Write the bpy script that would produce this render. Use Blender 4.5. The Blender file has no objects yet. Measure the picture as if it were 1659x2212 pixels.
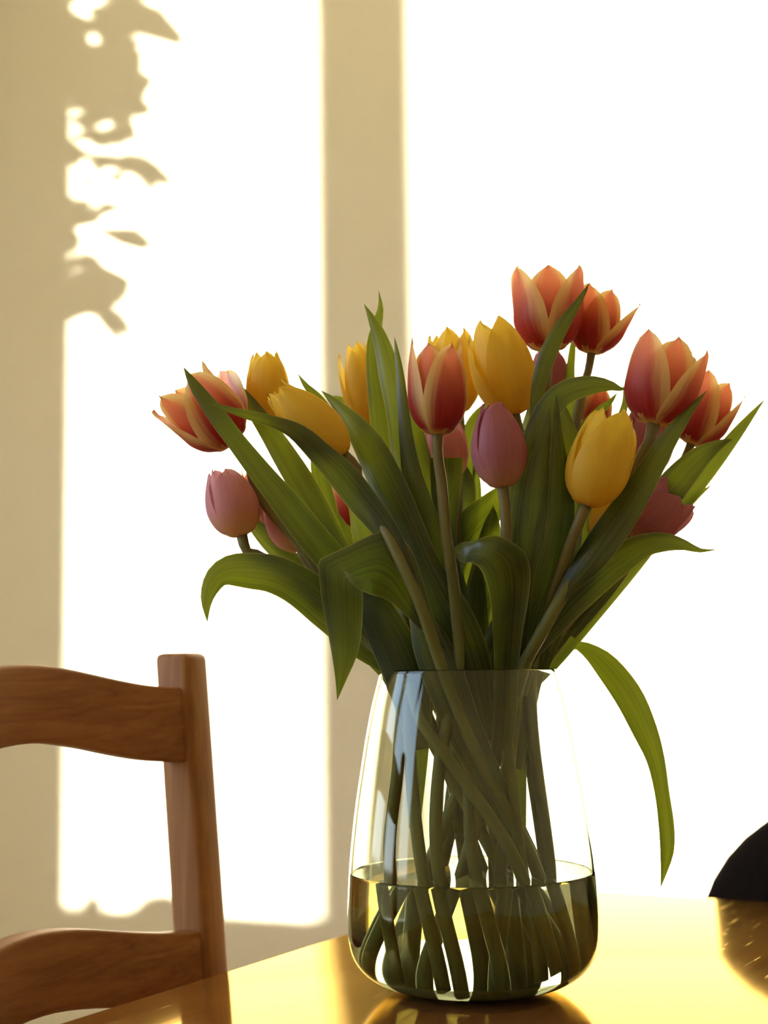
import bpy, bmesh, math, random
from mathutils import Vector, Matrix

# ------------------------------------------------------------------ camera
F_PX, CX, CY = 3200.0, 829.5, 1106.0
EYE = 0.97
PITCH, ROLL = math.radians(6.17), math.radians(0.7)
S = bpy.context.scene
COL = S.collection
cam_data = bpy.data.cameras.new('camera')
cam = bpy.data.objects.new('camera', cam_data)
COL.objects.link(cam)
S.camera = cam
fw = Vector((0, math.cos(PITCH), math.sin(PITCH)))
r0 = Vector((1, 0, 0))
u0 = r0.cross(fw)
rt = r0 * math.cos(ROLL) - u0 * math.sin(ROLL)
up = r0 * math.sin(ROLL) + u0 * math.cos(ROLL)
M = Matrix.Identity(4)
for i in range(3):
    M[i][0], M[i][1], M[i][2] = rt[i], up[i], -fw[i]
M[2][3] = EYE
cam.matrix_world = M
cam_data.sensor_fit = 'VERTICAL'
cam_data.sensor_height = 36.0
cam_data.lens = F_PX / 2212 * 36
cam_data.clip_start = 0.02
cam_data.dof.use_dof = True
cam_data.dof.focus_distance = 1.03
cam_data.dof.aperture_fstop = cam_data.lens / 1000 / 0.0105

# ------------------------------------------------------------------ light
S.view_settings.view_transform = 'Standard'
S.view_settings.look = 'None'
S.view_settings.exposure = 0.22
S.view_settings.gamma = 1.0
S.view_settings.use_curve_mapping = False
w = bpy.data.worlds.new('sky'); S.world = w; w.use_nodes = True
bg = w.node_tree.nodes['Background']
_tc = w.node_tree.nodes.new('ShaderNodeTexCoord'); _sp = w.node_tree.nodes.new('ShaderNodeSeparateXYZ')
_rp = w.node_tree.nodes.new('ShaderNodeValToRGB')          # pale evening sky above, dull garden ground below the horizon
w.node_tree.links.new(_tc.outputs['Generated'], _sp.inputs[0])
_mr = w.node_tree.nodes.new('ShaderNodeMapRange'); _mr.inputs[1].default_value = -1.0; _mr.inputs[2].default_value = 1.0
w.node_tree.links.new(_sp.outputs[2], _mr.inputs[0]); w.node_tree.links.new(_mr.outputs[0], _rp.inputs[0])
e = _rp.color_ramp.elements
e[0].position = 0.0; e[0].color = (0.10, 0.085, 0.05, 1)
e[1].position = 1.0; e[1].color = (0.30, 0.48, 0.90, 1)
for _p, _c in ((0.495, (0.16, 0.13, 0.08, 1)), (0.505, (0.80, 0.86, 0.92, 1)), (0.60, (0.55, 0.72, 0.98, 1))):
    _e = _rp.color_ramp.elements.new(_p); _e.color = _c
w.node_tree.links.new(_rp.outputs[0], bg.inputs[0])
bg.inputs[1].default_value = 5.0
SUN = Vector((1.0, 0.9, -0.06)).normalized()
sl = bpy.data.lights.new('sun', 'SUN'); sl.energy = 36.0; sl.angle = math.radians(1.2)
sl.color = (1.0, 0.93, 0.74)
so = bpy.data.objects.new('sun', sl); COL.objects.link(so)
so.rotation_euler = SUN.to_track_quat('-Z', 'Y').to_euler()
so.location = (-3, -1, 2)
S.cycles.max_bounces = 14
S.cycles.diffuse_bounces = 7
S.cycles.transmission_bounces = 14
S.cycles.transparent_max_bounces = 12
S.cycles.sample_clamp_indirect = 6.0

WALL_Y = 2.6
VX, VY, TZ = 0.059, 1.07, 0.75         # vase centre, table top

def P(px, py, D):
    """point at forward distance D (metres) seen at photo pixel (px, py)"""
    ray = fw + rt * ((px - CX) / F_PX) + up * ((CY - py) / F_PX)
    k = D / ray.y
    return Vector((0, 0, EYE)) + ray * k

def PC(px, py, dc):                    # depth in cm from the vase centre
    return P(px, py, VY + dc / 100.0)

# ------------------------------------------------------------------ materials
def mat(name):
    m = bpy.data.materials.new(name); m.use_nodes = True
    nt = m.node_tree; nt.nodes.clear()
    out = nt.nodes.new('ShaderNodeOutputMaterial')
    return m, nt, out

def N(nt, t, **kw):
    n = nt.nodes.new(t)
    for k, v in kw.items():
        if k.startswith('i_'):
            key = k[2:]
            n.inputs[int(key) if key.isdigit() else key.replace('_', ' ')].default_value = v
        else:
            setattr(n, k, v)
    return n

def principled(name, col, rough=0.5, spec=0.5, coat=0, bump=0, bscale=60, vary=0, metal=0):
    m, nt, out = mat(name)
    p = N(nt, 'ShaderNodeBsdfPrincipled', i_Roughness=rough, i_Metallic=metal)
    p.inputs['Base Color'].default_value = (*col, 1)
    p.inputs['Specular IOR Level'].default_value = spec
    p.inputs['Coat Weight'].default_value = coat
    nt.links.new(p.outputs[0], out.inputs[0])
    tc = N(nt, 'ShaderNodeTexCoord')
    if vary:
        no = N(nt, 'ShaderNodeTexNoise', i_Scale=bscale * .3, i_Detail=4.0)
        nt.links.new(tc.outputs['Object'], no.inputs['Vector'])
        mx = N(nt, 'ShaderNodeMix', data_type='RGBA')
        mx.inputs['A'].default_value = (*[c * (1 - vary) for c in col], 1)
        mx.inputs['B'].default_value = (*[min(1, c * (1 + vary)) for c in col], 1)
        nt.links.new(no.outputs['Fac'], mx.inputs['Factor'])
        nt.links.new(mx.outputs['Result'], p.inputs['Base Color'])
    if bump:
        nb = N(nt, 'ShaderNodeTexNoise', i_Scale=float(bscale), i_Detail=5.0)
        nt.links.new(tc.outputs['Object'], nb.inputs['Vector'])
        b = N(nt, 'ShaderNodeBump', i_Strength=bump, i_Distance=0.002)
        nt.links.new(nb.outputs['Fac'], b.inputs['Height'])
        nt.links.new(b.outputs[0], p.inputs['Normal'])
    return m

def wood(name, ca, cb, rough, coat, axis=0, scale=10.0, tint=None, bump=0.15, ior=1.5, scratch=False, varnish=None):
    """wood with the grain along one object axis"""
    m, nt, out = mat(name)
    L = nt.links.new
    tc = N(nt, 'ShaderNodeTexCoord')
    mp = N(nt, 'ShaderNodeMapping')
    sc = [scale * 6] * 3; sc[axis] = scale * 0.35
    mp.inputs['Scale'].default_value = sc
    L(tc.outputs['Object'], mp.inputs['Vector'])
    n1 = N(nt, 'ShaderNodeTexNoise', i_Scale=1.0, i_Detail=6.0, i_Roughness=0.6, i_Distortion=0.8)
    L(mp.outputs[0], n1.inputs['Vector'])
    n2 = N(nt, 'ShaderNodeTexNoise', i_Scale=4.0, i_Detail=3.0)
    L(mp.outputs[0], n2.inputs['Vector'])
    mm = N(nt, 'ShaderNodeMath', operation='MULTIPLY_ADD', i_1=0.35, i_2=0.0)
    L(n2.outputs['Fac'], mm.inputs[0])
    ad = N(nt, 'ShaderNodeMath', operation='ADD')
    L(n1.outputs['Fac'], ad.inputs[0]); L(mm.outputs[0], ad.inputs[1])
    rp = N(nt, 'ShaderNodeValToRGB')
    rp.color_ramp.elements[0].position = 0.42; rp.color_ramp.elements[0].color = (*ca, 1)
    rp.color_ramp.elements[1].position = 0.88; rp.color_ramp.elements[1].color = (*cb, 1)
    L(ad.outputs[0], rp.inputs[0])
    p = N(nt, 'ShaderNodeBsdfPrincipled', i_Roughness=rough)
    L(rp.outputs[0], p.inputs['Base Color'])
    p.inputs['IOR'].default_value = ior
    p.inputs['Coat Weight'].default_value = coat
    p.inputs['Coat Roughness'].default_value = 0.08
    if tint:
        p.inputs['Specular Tint'].default_value = (*tint, 1)
    b = N(nt, 'ShaderNodeBump', i_Strength=bump, i_Distance=0.0006)
    h = ad.outputs[0]
    if scratch:                       # fine scuffs in the varnish
        acc = None
        for k, (rz, s1, s2, th) in enumerate([(0.25, 22, 420, .735), (1.2, 16, 500, .745), (-0.6, 26, 520, .74), (2.4, 14, 380, .75)]):
            m2 = N(nt, 'ShaderNodeMapping'); m2.inputs['Scale'].default_value = (s1, s2, 1)
            m2.inputs['Rotation'].default_value = (0, 0, rz)
            m2.inputs['Location'].default_value = (k * 3.1, k * 1.7, 0)
            L(tc.outputs['Object'], m2.inputs['Vector'])
            ns = N(nt, 'ShaderNodeTexNoise', i_Scale=1.0, i_Detail=1.5)
            L(m2.outputs[0], ns.inputs['Vector'])
            g = N(nt, 'ShaderNodeMath', operation='GREATER_THAN', i_1=th)
            L(ns.outputs['Fac'], g.inputs[0])
            if acc is None: acc = g.outputs[0]
            else:
                a2 = N(nt, 'ShaderNodeMath', operation='MAXIMUM'); L(acc, a2.inputs[0]); L(g.outputs[0], a2.inputs[1]); acc = a2.outputs[0]
        sb = N(nt, 'ShaderNodeMath', operation='MULTIPLY_ADD', i_1=-0.7); L(acc, sb.inputs[0]); L(ad.outputs[0], sb.inputs[2])
        h = sb.outputs[0]
    L(h, b.inputs['Height']); L(b.outputs[0], p.inputs['Normal'])
    if varnish or name.startswith('pine'):
        p.inputs['Specular IOR Level'].default_value = 0.0 if varnish else 0.22
    if varnish:                       # glossy amber varnish over the wood
        g = N(nt, 'ShaderNodeBsdfGlossy', i_Roughness=0.09); g.inputs[0].default_value = (*varnish, 1)
        if scratch:
            ra = N(nt, 'ShaderNodeMath', operation='MULTIPLY_ADD', i_1=0.12, i_2=0.085); L(acc, ra.inputs[0]); L(ra.outputs[0], g.inputs['Roughness'])
        L(b.outputs[0], g.inputs['Normal'])
        fr = N(nt, 'ShaderNodeFresnel', i_IOR=1.42)
        mx = N(nt, 'ShaderNodeMixShader'); L(fr.outputs[0], mx.inputs[0]); L(p.outputs[0], mx.inputs[1]); L(g.outputs[0], mx.inputs[2])
        L(mx.outputs[0], out.inputs[0])
        return m
    L(p.outputs[0], out.inputs[0])
    return m

def sheet(name, colour, trans_mul=1.0, gloss=0.06, mixf=0.5, rough=0.35):
    """thin living tissue: reflects and lets light through. colour(nt, uv) -> socket"""
    m, nt, out = mat(name)
    L = nt.links.new
    uv = N(nt, 'ShaderNodeUVMap'); sep = N(nt, 'ShaderNodeSeparateXYZ'); L(uv.outputs[0], sep.inputs[0])
    c = colour(nt, sep.outputs[0], sep.outputs[1], uv.outputs[0])
    cd, ct = c if isinstance(c, tuple) else (c, c)
    d = N(nt, 'ShaderNodeBsdfDiffuse'); t = N(nt, 'ShaderNodeBsdfTranslucent')
    L(cd, d.inputs[0]); L(ct, t.inputs[0])
    mx = N(nt, 'ShaderNodeMixShader'); mx.inputs[0].default_value = mixf
    L(d.outputs[0], mx.inputs[1]); L(t.outputs[0], mx.inputs[2])
    g = N(nt, 'ShaderNodeBsdfGlossy', i_Roughness=rough)
    fr = N(nt, 'ShaderNodeLayerWeight', i_Blend=0.25)
    ml = N(nt, 'ShaderNodeMath', operation='MULTIPLY_ADD', i_1=gloss * 3, i_2=gloss * .5)
    L(fr.outputs['Fresnel'], ml.inputs[0])
    m2 = N(nt, 'ShaderNodeMixShader'); L(ml.outputs[0], m2.inputs[0])
    L(mx.outputs[0], m2.inputs[1]); L(g.outputs[0], m2.inputs[2])
    L(m2.outputs[0], out.inputs[0])
    return m

def mixc(nt, f, a, b):
    mx = N(nt, 'ShaderNodeMix', data_type='RGBA')
    for s, v in (('A', a), ('B', b)):
        if isinstance(v, tuple): mx.inputs[s].default_value = (*v, 1)
        else: nt.links.new(v, mx.inputs[s])
    if isinstance(f, float): mx.inputs['Factor'].default_value = f
    else: nt.links.new(f, mx.inputs['Factor'])
    return mx.outputs['Result']

def mth(nt, op, a, b=0.0, c=0.0):
    n = N(nt, 'ShaderNodeMath', operation=op)
    for i, v in enumerate((a, b, c)):
        if isinstance(v, (int, float)): n.inputs[i].default_value = v
        else: nt.links.new(v, n.inputs[i])
    return n.outputs[0]

def smooth(nt, x, a, b, lo=0.0, hi=1.0):
    n = N(nt, 'ShaderNodeMapRange', interpolation_type='SMOOTHSTEP')
    nt.links.new(x, n.inputs[0])
    for i, v in enumerate((a, b, lo, hi)): n.inputs[i + 1].default_value = v
    return n.outputs[0]

def streaks(nt, uvv, su, sv, detail=3.0):
    mp = N(nt, 'ShaderNodeMapping'); mp.inputs['Scale'].default_value = (su, sv, 1)
    nt.links.new(uvv, mp.inputs['Vector'])
    tc = N(nt, 'ShaderNodeObjectInfo')
    ad = N(nt, 'ShaderNodeVectorMath', operation='ADD')
    nt.links.new(mp.outputs[0], ad.inputs[0])
    nt.links.new(tc.outputs['Random'], ad.inputs[1])
    n = N(nt, 'ShaderNodeTexNoise', i_Scale=1.0, i_Detail=detail)
    nt.links.new(ad.outputs[0], n.inputs['Vector'])
    return n.outputs['Fac']

def c_flame(nt, u, v, uvv):            # red flame in a yellow margin
    a = mth(nt, 'ABSOLUTE', mth(nt, 'MULTIPLY_ADD', u, 2.0, -1.0))
    st = streaks(nt, uvv, 16, 1.6)
    a = mth(nt, 'ADD', a, mth(nt, 'MULTIPLY_ADD', st, 0.35, -0.17))
    a = mth(nt, 'ADD', a, mth(nt, 'MULTIPLY', v, 0.42))
    edge = smooth(nt, a, 0.62, 1.22)
    red = mixc(nt, streaks(nt, uvv, 26, 2.0), (0.38, 0.028, 0.03), (0.56, 0.07, 0.05))
    pk = mixc(nt, smooth(nt, v, 0.35, 1.0), red, (0.86, 0.30, 0.16))
    c = mixc(nt, edge, pk, (0.92, 0.70, 0.28))
    base = smooth(nt, v, 0.03, 0.17, 1.0, 0.0)
    return mixc(nt, base, c, (0.80, 0.62, 0.24))

def c_yellow(nt, u, v, uvv):
    c = mixc(nt, streaks(nt, uvv, 20, 1.5), (0.82, 0.56, 0.055), (0.88, 0.67, 0.10))
    return mixc(nt, smooth(nt, v, 0.0, 0.15, 0.7, 0.0), c, (0.75, 0.42, 0.05))

def c_mauve(nt, u, v, uvv):
    c = mixc(nt, streaks(nt, uvv, 22, 1.5), (0.47, 0.155, 0.20), (0.58, 0.24, 0.28))
    return mixc(nt, smooth(nt, v, 0.0, 0.45, 0.75, 0.0), c, (0.78, 0.50, 0.24))

def c_pink(nt, u, v, uvv):
    c = mixc(nt, streaks(nt, uvv, 22, 1.5), (0.72, 0.33, 0.35), (0.82, 0.45, 0.45))
    return mixc(nt, smooth(nt, v, 0.05, 0.6, 0.85, 0.0), c, (0.86, 0.66, 0.32))

def leafc(dark, light, tdark, tlight):
    def f(nt, u, v, uvv):
        s = streaks(nt, uvv, 30, 1.2, 4.0)
        bl = streaks(nt, uvv, 2.5, 3.5, 2.0)
        k = mth(nt, 'ADD', mth(nt, 'MULTIPLY', s, 0.6), mth(nt, 'MULTIPLY', bl, 0.4))
        k = smooth(nt, k, 0.3, 0.7)
        oi = N(nt, 'ShaderNodeObjectInfo')
        rf = mth(nt, 'MULTIPLY', oi.outputs['Random'], 0.55)
        cd = mixc(nt, rf, mixc(nt, k, dark, light), (0.045, 0.066, 0.042))   # some leaves are more glaucous
        ct = mixc(nt, k, tdark, tlight)
        a = mth(nt, 'ABSOLUTE', mth(nt, 'MULTIPLY_ADD', u, 2.0, -1.0))
        rim = smooth(nt, a, 0.93, 1.0, 0.0, 0.75)                           # the thin pale margin
        return mixc(nt, rim, cd, (0.30, 0.32, 0.16)), mixc(nt, rim, ct, (0.50, 0.42, 0.08))
    return f

M_PET = {'flame': sheet('flame_petal', c_flame, gloss=.03, mixf=.50, rough=.45),
         'yellow': sheet('yellow_petal', c_yellow, gloss=.03, mixf=.50, rough=.45),
         'mauve': sheet('mauve_petal', c_mauve, gloss=.03, mixf=.45, rough=.45),
         'pink': sheet('pink_petal', c_pink, gloss=.03, mixf=.48, rough=.45)}
M_LEAF = sheet('tulip_leaf', leafc((0.043, 0.056, 0.018), (0.075, 0.090, 0.030), (0.11, 0.145, 0.006), (0.23, 0.28, 0.012)), gloss=.07, mixf=.48, rough=.36)
M_VINE = sheet('vine_leaf', leafc((0.06, 0.12, 0.03), (0.1, 0.2, 0.05), (0.05, 0.1, 0.01), (0.1, 0.2, 0.02)), gloss=.05)

def stem_mat():
    m, nt, out = mat('tulip_stem')
    L = nt.links.new
    uv = N(nt, 'ShaderNodeUVMap'); sep = N(nt, 'ShaderNodeSeparateXYZ'); L(uv.outputs[0], sep.inputs[0])
    s = streaks(nt, uv.outputs[0], 10, 3)
    g = mixc(nt, s, (0.115, 0.128, 0.034), (0.185, 0.195, 0.056))
    c = mixc(nt, smooth(nt, sep.outputs[1], 0.55, 0.95, 0.0, 0.5), g, (0.19, 0.115, 0.05))
    p = N(nt, 'ShaderNodeBsdfPrincipled', i_Roughness=0.42)
    L(c, p.inputs['Base Color'])
    p.inputs['Specular IOR Level'].default_value = 0.25
    b = N(nt, 'ShaderNodeBump', i_Strength=0.15, i_Distance=0.0005); L(s, b.inputs['Height']); L(b.outputs[0], p.inputs['Normal'])
    L(p.outputs[0], out.inputs[0])
    return m
M_STEM = stem_mat()

M_WALL = principled('cream_painted_plaster', (0.87, 0.82, 0.68), rough=0.9, spec=0.15, bump=0.12, bscale=180, vary=0.012)
M_CEIL = principled('ceiling_paint', (0.84, 0.81, 0.72), rough=0.9, spec=0.15, bump=0.05, bscale=150)
M_FLOOR = wood('floor_boards_oak', (0.26, 0.20, 0.13), (0.42, 0.34, 0.23), 0.45, 0, axis=0, scale=3.0)
M_TRIM = principled('white_trim_paint', (0.82, 0.80, 0.74), rough=0.4, vary=0.02, bscale=20)
M_CHAIR_X = wood('pine_chair_grain_across', (0.215, 0.083, 0.024), (0.36, 0.158, 0.052), 0.5, 0.0, axis=0, scale=14, ior=1.45)
M_CHAIR_Z = wood('pine_chair_grain_upright', (0.23, 0.095, 0.028), (0.38, 0.175, 0.058), 0.5, 0.0, axis=2, scale=14, ior=1.45)
M_TABLE = wood('varnished_table_wood', (0.13, 0.052, 0.013), (0.25, 0.11, 0.028), 0.5, 0.0, axis=0, scale=4, bump=0.06, ior=1.3, scratch=True, varnish=(0.95, 0.68, 0.23))
M_BLACK = principled('black_upholstery', (0.012, 0.008, 0.006), rough=0.95, spec=0.08, bump=0.3, bscale=400, vary=.2)
M_DARKLEG = principled('dark_leg_paint', (0.03, 0.02, 0.015), rough=0.4, vary=.2, bscale=50)
M_COIN = principled('tarnished_copper', (0.20, 0.10, 0.055), rough=0.35, metal=0.8, vary=.3, bscale=300)
M_CERAMIC = principled('glazed_ceramic', (0.55, 0.5, 0.42), rough=0.3, vary=.05, bscale=30)
M_SOIL = principled('potting_soil', (0.04, 0.025, 0.015), rough=0.95, bump=.8, bscale=200)

def glass_mat(name, ior, col):
    m, nt, out = mat(name)
    g = N(nt, 'ShaderNodeBsdfGlass', i_IOR=ior, i_Roughness=0.0)
    g.inputs[0].default_value = (*col, 1)
    tc = N(nt, 'ShaderNodeTexCoord'); no = N(nt, 'ShaderNodeTexNoise', i_Scale=14.0, i_Detail=1.0)
    nt.links.new(tc.outputs['Object'], no.inputs['Vector'])
    b = N(nt, 'ShaderNodeBump', i_Strength=0.05, i_Distance=0.002); nt.links.new(no.outputs['Fac'], b.inputs['Height'])
    nt.links.new(b.outputs[0], g.inputs['Normal'])
    nt.links.new(g.outputs[0], out.inputs[0])
    return m
M_GLASS = glass_mat('clear_vase_glass', 1.46, (0.965, 0.98, 0.92))
M_WATER = glass_mat('vase_water', 1.33, (0.95, 0.975, 0.88))

def pane_mat():
    m, nt, out = mat('window_pane')
    t = N(nt, 'ShaderNodeBsdfTransparent'); g = N(nt, 'ShaderNodeBsdfGlossy', i_Roughness=0.0)
    fr = N(nt, 'ShaderNodeFresnel', i_IOR=1.3)
    mx = N(nt, 'ShaderNodeMixShader')
    nt.links.new(fr.outputs[0], mx.inputs[0]); nt.links.new(t.outputs[0], mx.inputs[1]); nt.links.new(g.outputs[0], mx.inputs[2])
    nt.links.new(mx.outputs[0], out.inputs[0])
    return m
M_PANE = pane_mat()

# ------------------------------------------------------------------ helpers
def link(name, me, m, parent=None):
    if m is not None and not me.materials: me.materials.append(m)
    o = bpy.data.objects.new(name, me); COL.objects.link(o)
    if parent is not None:
        o.parent = parent
        o.matrix_parent_inverse = Matrix.Identity(4)
        o.location = -parent.location          # meshes are built in world space
    return o

def thing(name, label, cat, loc=(0, 0, 0), group=None):
    o = bpy.data.objects.new(name, None); COL.objects.link(o)
    o.location = loc; o.empty_display_size = 0.03
    o['label'] = label; o['category'] = cat
    if group: o['group'] = group
    return o

def tag(o, label, cat, group=None):
    o['label'] = label; o['category'] = cat
    if group: o['group'] = group
    return o

def struct(o):
    o['kind'] = 'structure'; return o

def mesh_pf(name, verts, faces, uvs=None, smoothf=True):
    me = bpy.data.meshes.new(name)
    me.from_pydata([tuple(v) for v in verts], [], faces)
    if uvs:
        ul = me.uv_layers.new(name='UVMap')
        for lp in me.loops: ul.data[lp.index].uv = uvs[lp.vertex_index]
    if smoothf:
        for p in me.polygons: p.use_smooth = True
    me.update()
    return me

def box_mesh(name, lo, hi, bevel=0.0, seg=2, mtx=None):
    bm = bmesh.new()
    bmesh.ops.create_cube(bm, size=1)
    for v in bm.verts:
        v.co = Vector([(lo[i] + hi[i]) / 2 + v.co[i] * (hi[i] - lo[i]) for i in range(3)])
    if bevel:
        bmesh.ops.bevel(bm, geom=bm.edges[:], offset=bevel, segments=seg, affect='EDGES', profile=0.5)
    if mtx: bmesh.ops.transform(bm, matrix=mtx, verts=bm.verts)
    bmesh.ops.recalc_face_normals(bm, faces=bm.faces)
    me = bpy.data.meshes.new(name); bm.to_mesh(me); bm.free()
    if bevel:
        for p in me.polygons: p.use_smooth = True
        me.set_sharp_from_angle(angle=math.radians(50))
    return me

def catmull(pts, n):
    """centripetal-ish resampling of a list of tuples to n+1 samples"""
    k = len(pts) - 1
    # parametrise by chord of the first coordinates
    d = [0.0]
    for i in range(k):
        a, b = pts[i], pts[i + 1]
        d.append(d[-1] + max(1e-6, sum((a[j] - b[j]) ** 2 for j in range(len(a))) ** 0.5) ** 0.8)
    out = []
    for s in range(n + 1):
        t = d[-1] * s / n
        i = 0
        while i < k - 1 and t > d[i + 1]: i += 1
        f = (t - d[i]) / (d[i + 1] - d[i])
        p1, p2 = pts[i], pts[i + 1]
        def tang(j):
            if j == 0: return [(pts[1][q] - pts[0][q]) / (d[1] - d[0]) for q in range(len(p1))]
            if j == k: return [(pts[k][q] - pts[k - 1][q]) / (d[k] - d[k - 1]) for q in range(len(p1))]
            return [(pts[j + 1][q] - pts[j - 1][q]) / (d[j + 1] - d[j - 1]) for q in range(len(p1))]
        h = d[i + 1] - d[i]
        m1, m2 = tang(i), tang(i + 1)
        f2, f3 = f * f, f * f * f
        out.append(tuple((2*f3-3*f2+1)*p1[q] + (f3-2*f2+f)*h*m1[q] + (-2*f3+3*f2)*p2[q] + (f3-f2)*h*m2[q] for q in range(len(p1))))
    return out

def tube(name, pts, rad, m, parent=None, seg=12, n=28, cap=True):
    """pts: world points; rad: radius at each"""
    data = catmull([(*p, r * 1.0) for p, r in zip(pts, rad)], n)
    V, Fc, UV = [], [], []
    prev = None
    for i, q in enumerate(data):
        c = Vector(q[:3]); r = q[3]
        a = Vector(data[max(0, i - 1)][:3]); b = Vector(data[min(n, i + 1)][:3])
        t = (b - a).normalized()
        if prev is None:
            x = t.orthogonal().normalized()
        else:
            x = (prev - t * prev.dot(t)).normalized()
        prev = x; y = t.cross(x)
        for j in range(seg):
            an = 2 * math.pi * j / seg
            V.append(c + (x * math.cos(an) + y * math.sin(an)) * r); UV.append((j / seg, i / n))
    for i in range(n):
        for j in range(seg):
            j2 = (j + 1) % seg
            Fc.append((i * seg + j, i * seg + j2, (i + 1) * seg + j2, (i + 1) * seg + j))
    if cap:
        Fc.append(tuple(range(seg - 1, -1, -1))); Fc.append(tuple(range(n * seg, (n + 1) * seg)))
    return link(name, mesh_pf(name, V, Fc, UV), m, parent)

def lathe(name, prof, seg=96, closed=False, centre=(0, 0, 0)):
    V, Fc = [], []
    n = len(prof)
    for (r, z) in prof:
        for j in range(seg):
            a = 2 * math.pi * j / seg
            V.append((centre[0] + r * math.cos(a), centre[1] + r * math.sin(a), centre[2] + z))
    for i in range(n if closed else n - 1):
        i2 = (i + 1) % n
        for j in range(seg):
            j2 = (j + 1) % seg
            Fc.append((i * seg + j, i * seg + j2, i2 * seg + j2, i2 * seg + j))
    me = mesh_pf(name, V, Fc)
    bm = bmesh.new(); bm.from_mesh(me)
    bmesh.ops.remove_doubles(bm, verts=bm.verts, dist=1e-6)
    bmesh.ops.recalc_face_normals(bm, faces=bm.faces)
    bm.to_mesh(me); bm.free()
    for p in me.polygons: p.use_smooth = True
    return me

# ------------------------------------------------------------------ room
RX0, RX1, RY0 = -1.6, 2.6, -2.4
CEIL = 2.6
Wy = lambda x: WALL_Y - 0.9 * (x - RX0)          # where the sun ray of wall point x passes the window wall
def wall_x(px, py=1100): return P(px, py, WALL_Y).x
WN, WF = Wy(1.02), Wy(wall_x(156, 1200))         # near and far jamb of the window
MU0, MU1 = Wy(wall_x(912, 700)), Wy(wall_x(709, 1000))
zb_wall = P(560, 1986, WALL_Y)
WZ0 = zb_wall.z + 0.06 * (zb_wall.x - RX0)
WZ1 = 2.42
struct(link('floor', box_mesh('floor', (RX0 - .3, RY0 - .2, -0.1), (RX1 + .2, WALL_Y + .2, 0)), M_FLOOR))
struct(link('ceiling', box_mesh('ceiling', (RX0 - .3, RY0 - .2, CEIL), (RX1 + .2, WALL_Y + .2, CEIL + .1)), M_CEIL))
struct(link('wall_back', box_mesh('wall_back', (RX0 - .12, WALL_Y, 0), (RX1 + .12, WALL_Y + .12, CEIL)), M_WALL))
struct(link('wall_right', box_mesh('wall_right', (RX1, RY0, 0), (RX1 + .12, WALL_Y, CEIL)), M_WALL))
struct(link('wall_front', box_mesh('wall_front', (RX0 - .12, RY0 - .12, 0), (RX1 + .12, RY0, CEIL)), M_WALL))
# left wall with its opening
V = []; Fc = []
def addbox(lo, hi):
    b = len(V)
    for x in (lo[0], hi[0]):
        for y in (lo[1], hi[1]):
            for z in (lo[2], hi[2]): V.append((x, y, z))
    for f in ((0, 1, 3, 2), (4, 6, 7, 5), (0, 4, 5, 1), (2, 3, 7, 6), (0, 2, 6, 4), (1, 5, 7, 3)): Fc.append(tuple(b + i for i in f))
TH = 0.05
addbox((RX0 - TH, RY0, 0), (RX0, WN, CEIL)); addbox((RX0 - TH, WF, 0), (RX0, WALL_Y, CEIL))
addbox((RX0 - TH, WN, 0), (RX0, WF, WZ0)); addbox((RX0 - TH, WN, WZ1), (RX0, WF, CEIL))
struct(link('wall_left', mesh_pf('wall_left', V, Fc, smoothf=False), M_WALL))
V, Fc = [], []
addbox((RX0 - .03, MU0, WZ0), (RX0 + .0, MU1, WZ1))
addbox((RX0 - .03, WN, WZ0 - .03), (RX0 + .0, WF, WZ0 + 0.0)); addbox((RX0 - .03, WN, WZ1), (RX0, WF, WZ1 + .03))
win = struct(link('window_1', mesh_pf('window_1', V, Fc, smoothf=False), M_TRIM))
link('pane', box_mesh('pane', (RX0 - .02, WN, WZ0), (RX0 - .016, MU0, WZ1)), M_PANE, win)
link('pane', box_mesh('pane', (RX0 - .02, MU1, WZ0), (RX0 - .016, WF, WZ1)), M_PANE, win)
link('window_sill', box_mesh('window_sill', (RX0, WN - .04, WZ0 - .035), (RX0 + .16, WF + .04, WZ0 - .002), .004), M_TRIM, win)
struct(link('baseboard_back', box_mesh('baseboard_back', (RX0, WALL_Y - .015, 0), (RX1, WALL_Y, .09), .003), M_TRIM))
struct(link('baseboard_right', box_mesh('baseboard_right', (RX1 - .015, RY0, 0), (RX1, WALL_Y - .015, .09), .003), M_TRIM))

# ------------------------------------------------------------------ table
E1 = Vector((-0.4783, -0.8782, 0)).normalized()   # long edge, towards the camera
E2 = Vector((0.8782, -0.4783, 0)).normalized()    # short edge, to the right
pl1 = P(500, 2088, 1.0); pl2 = P(745, 2016, 1.0); pr = P(1420, 1931, 1.0)
def on_table(px, py):
    a = Vector((0, 0, EYE)); q = P(px, py, 1.0) - a
    return a + q * ((TZ - EYE) / q.z)
A, B, C = on_table(300, 2153), on_table(742, 2016), on_table(1420, 1931)
E1 = (A - B).normalized(); E2 = Vector((-E1.y, E1.x, 0))
if E2.x < 0: E2 = -E2
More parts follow.
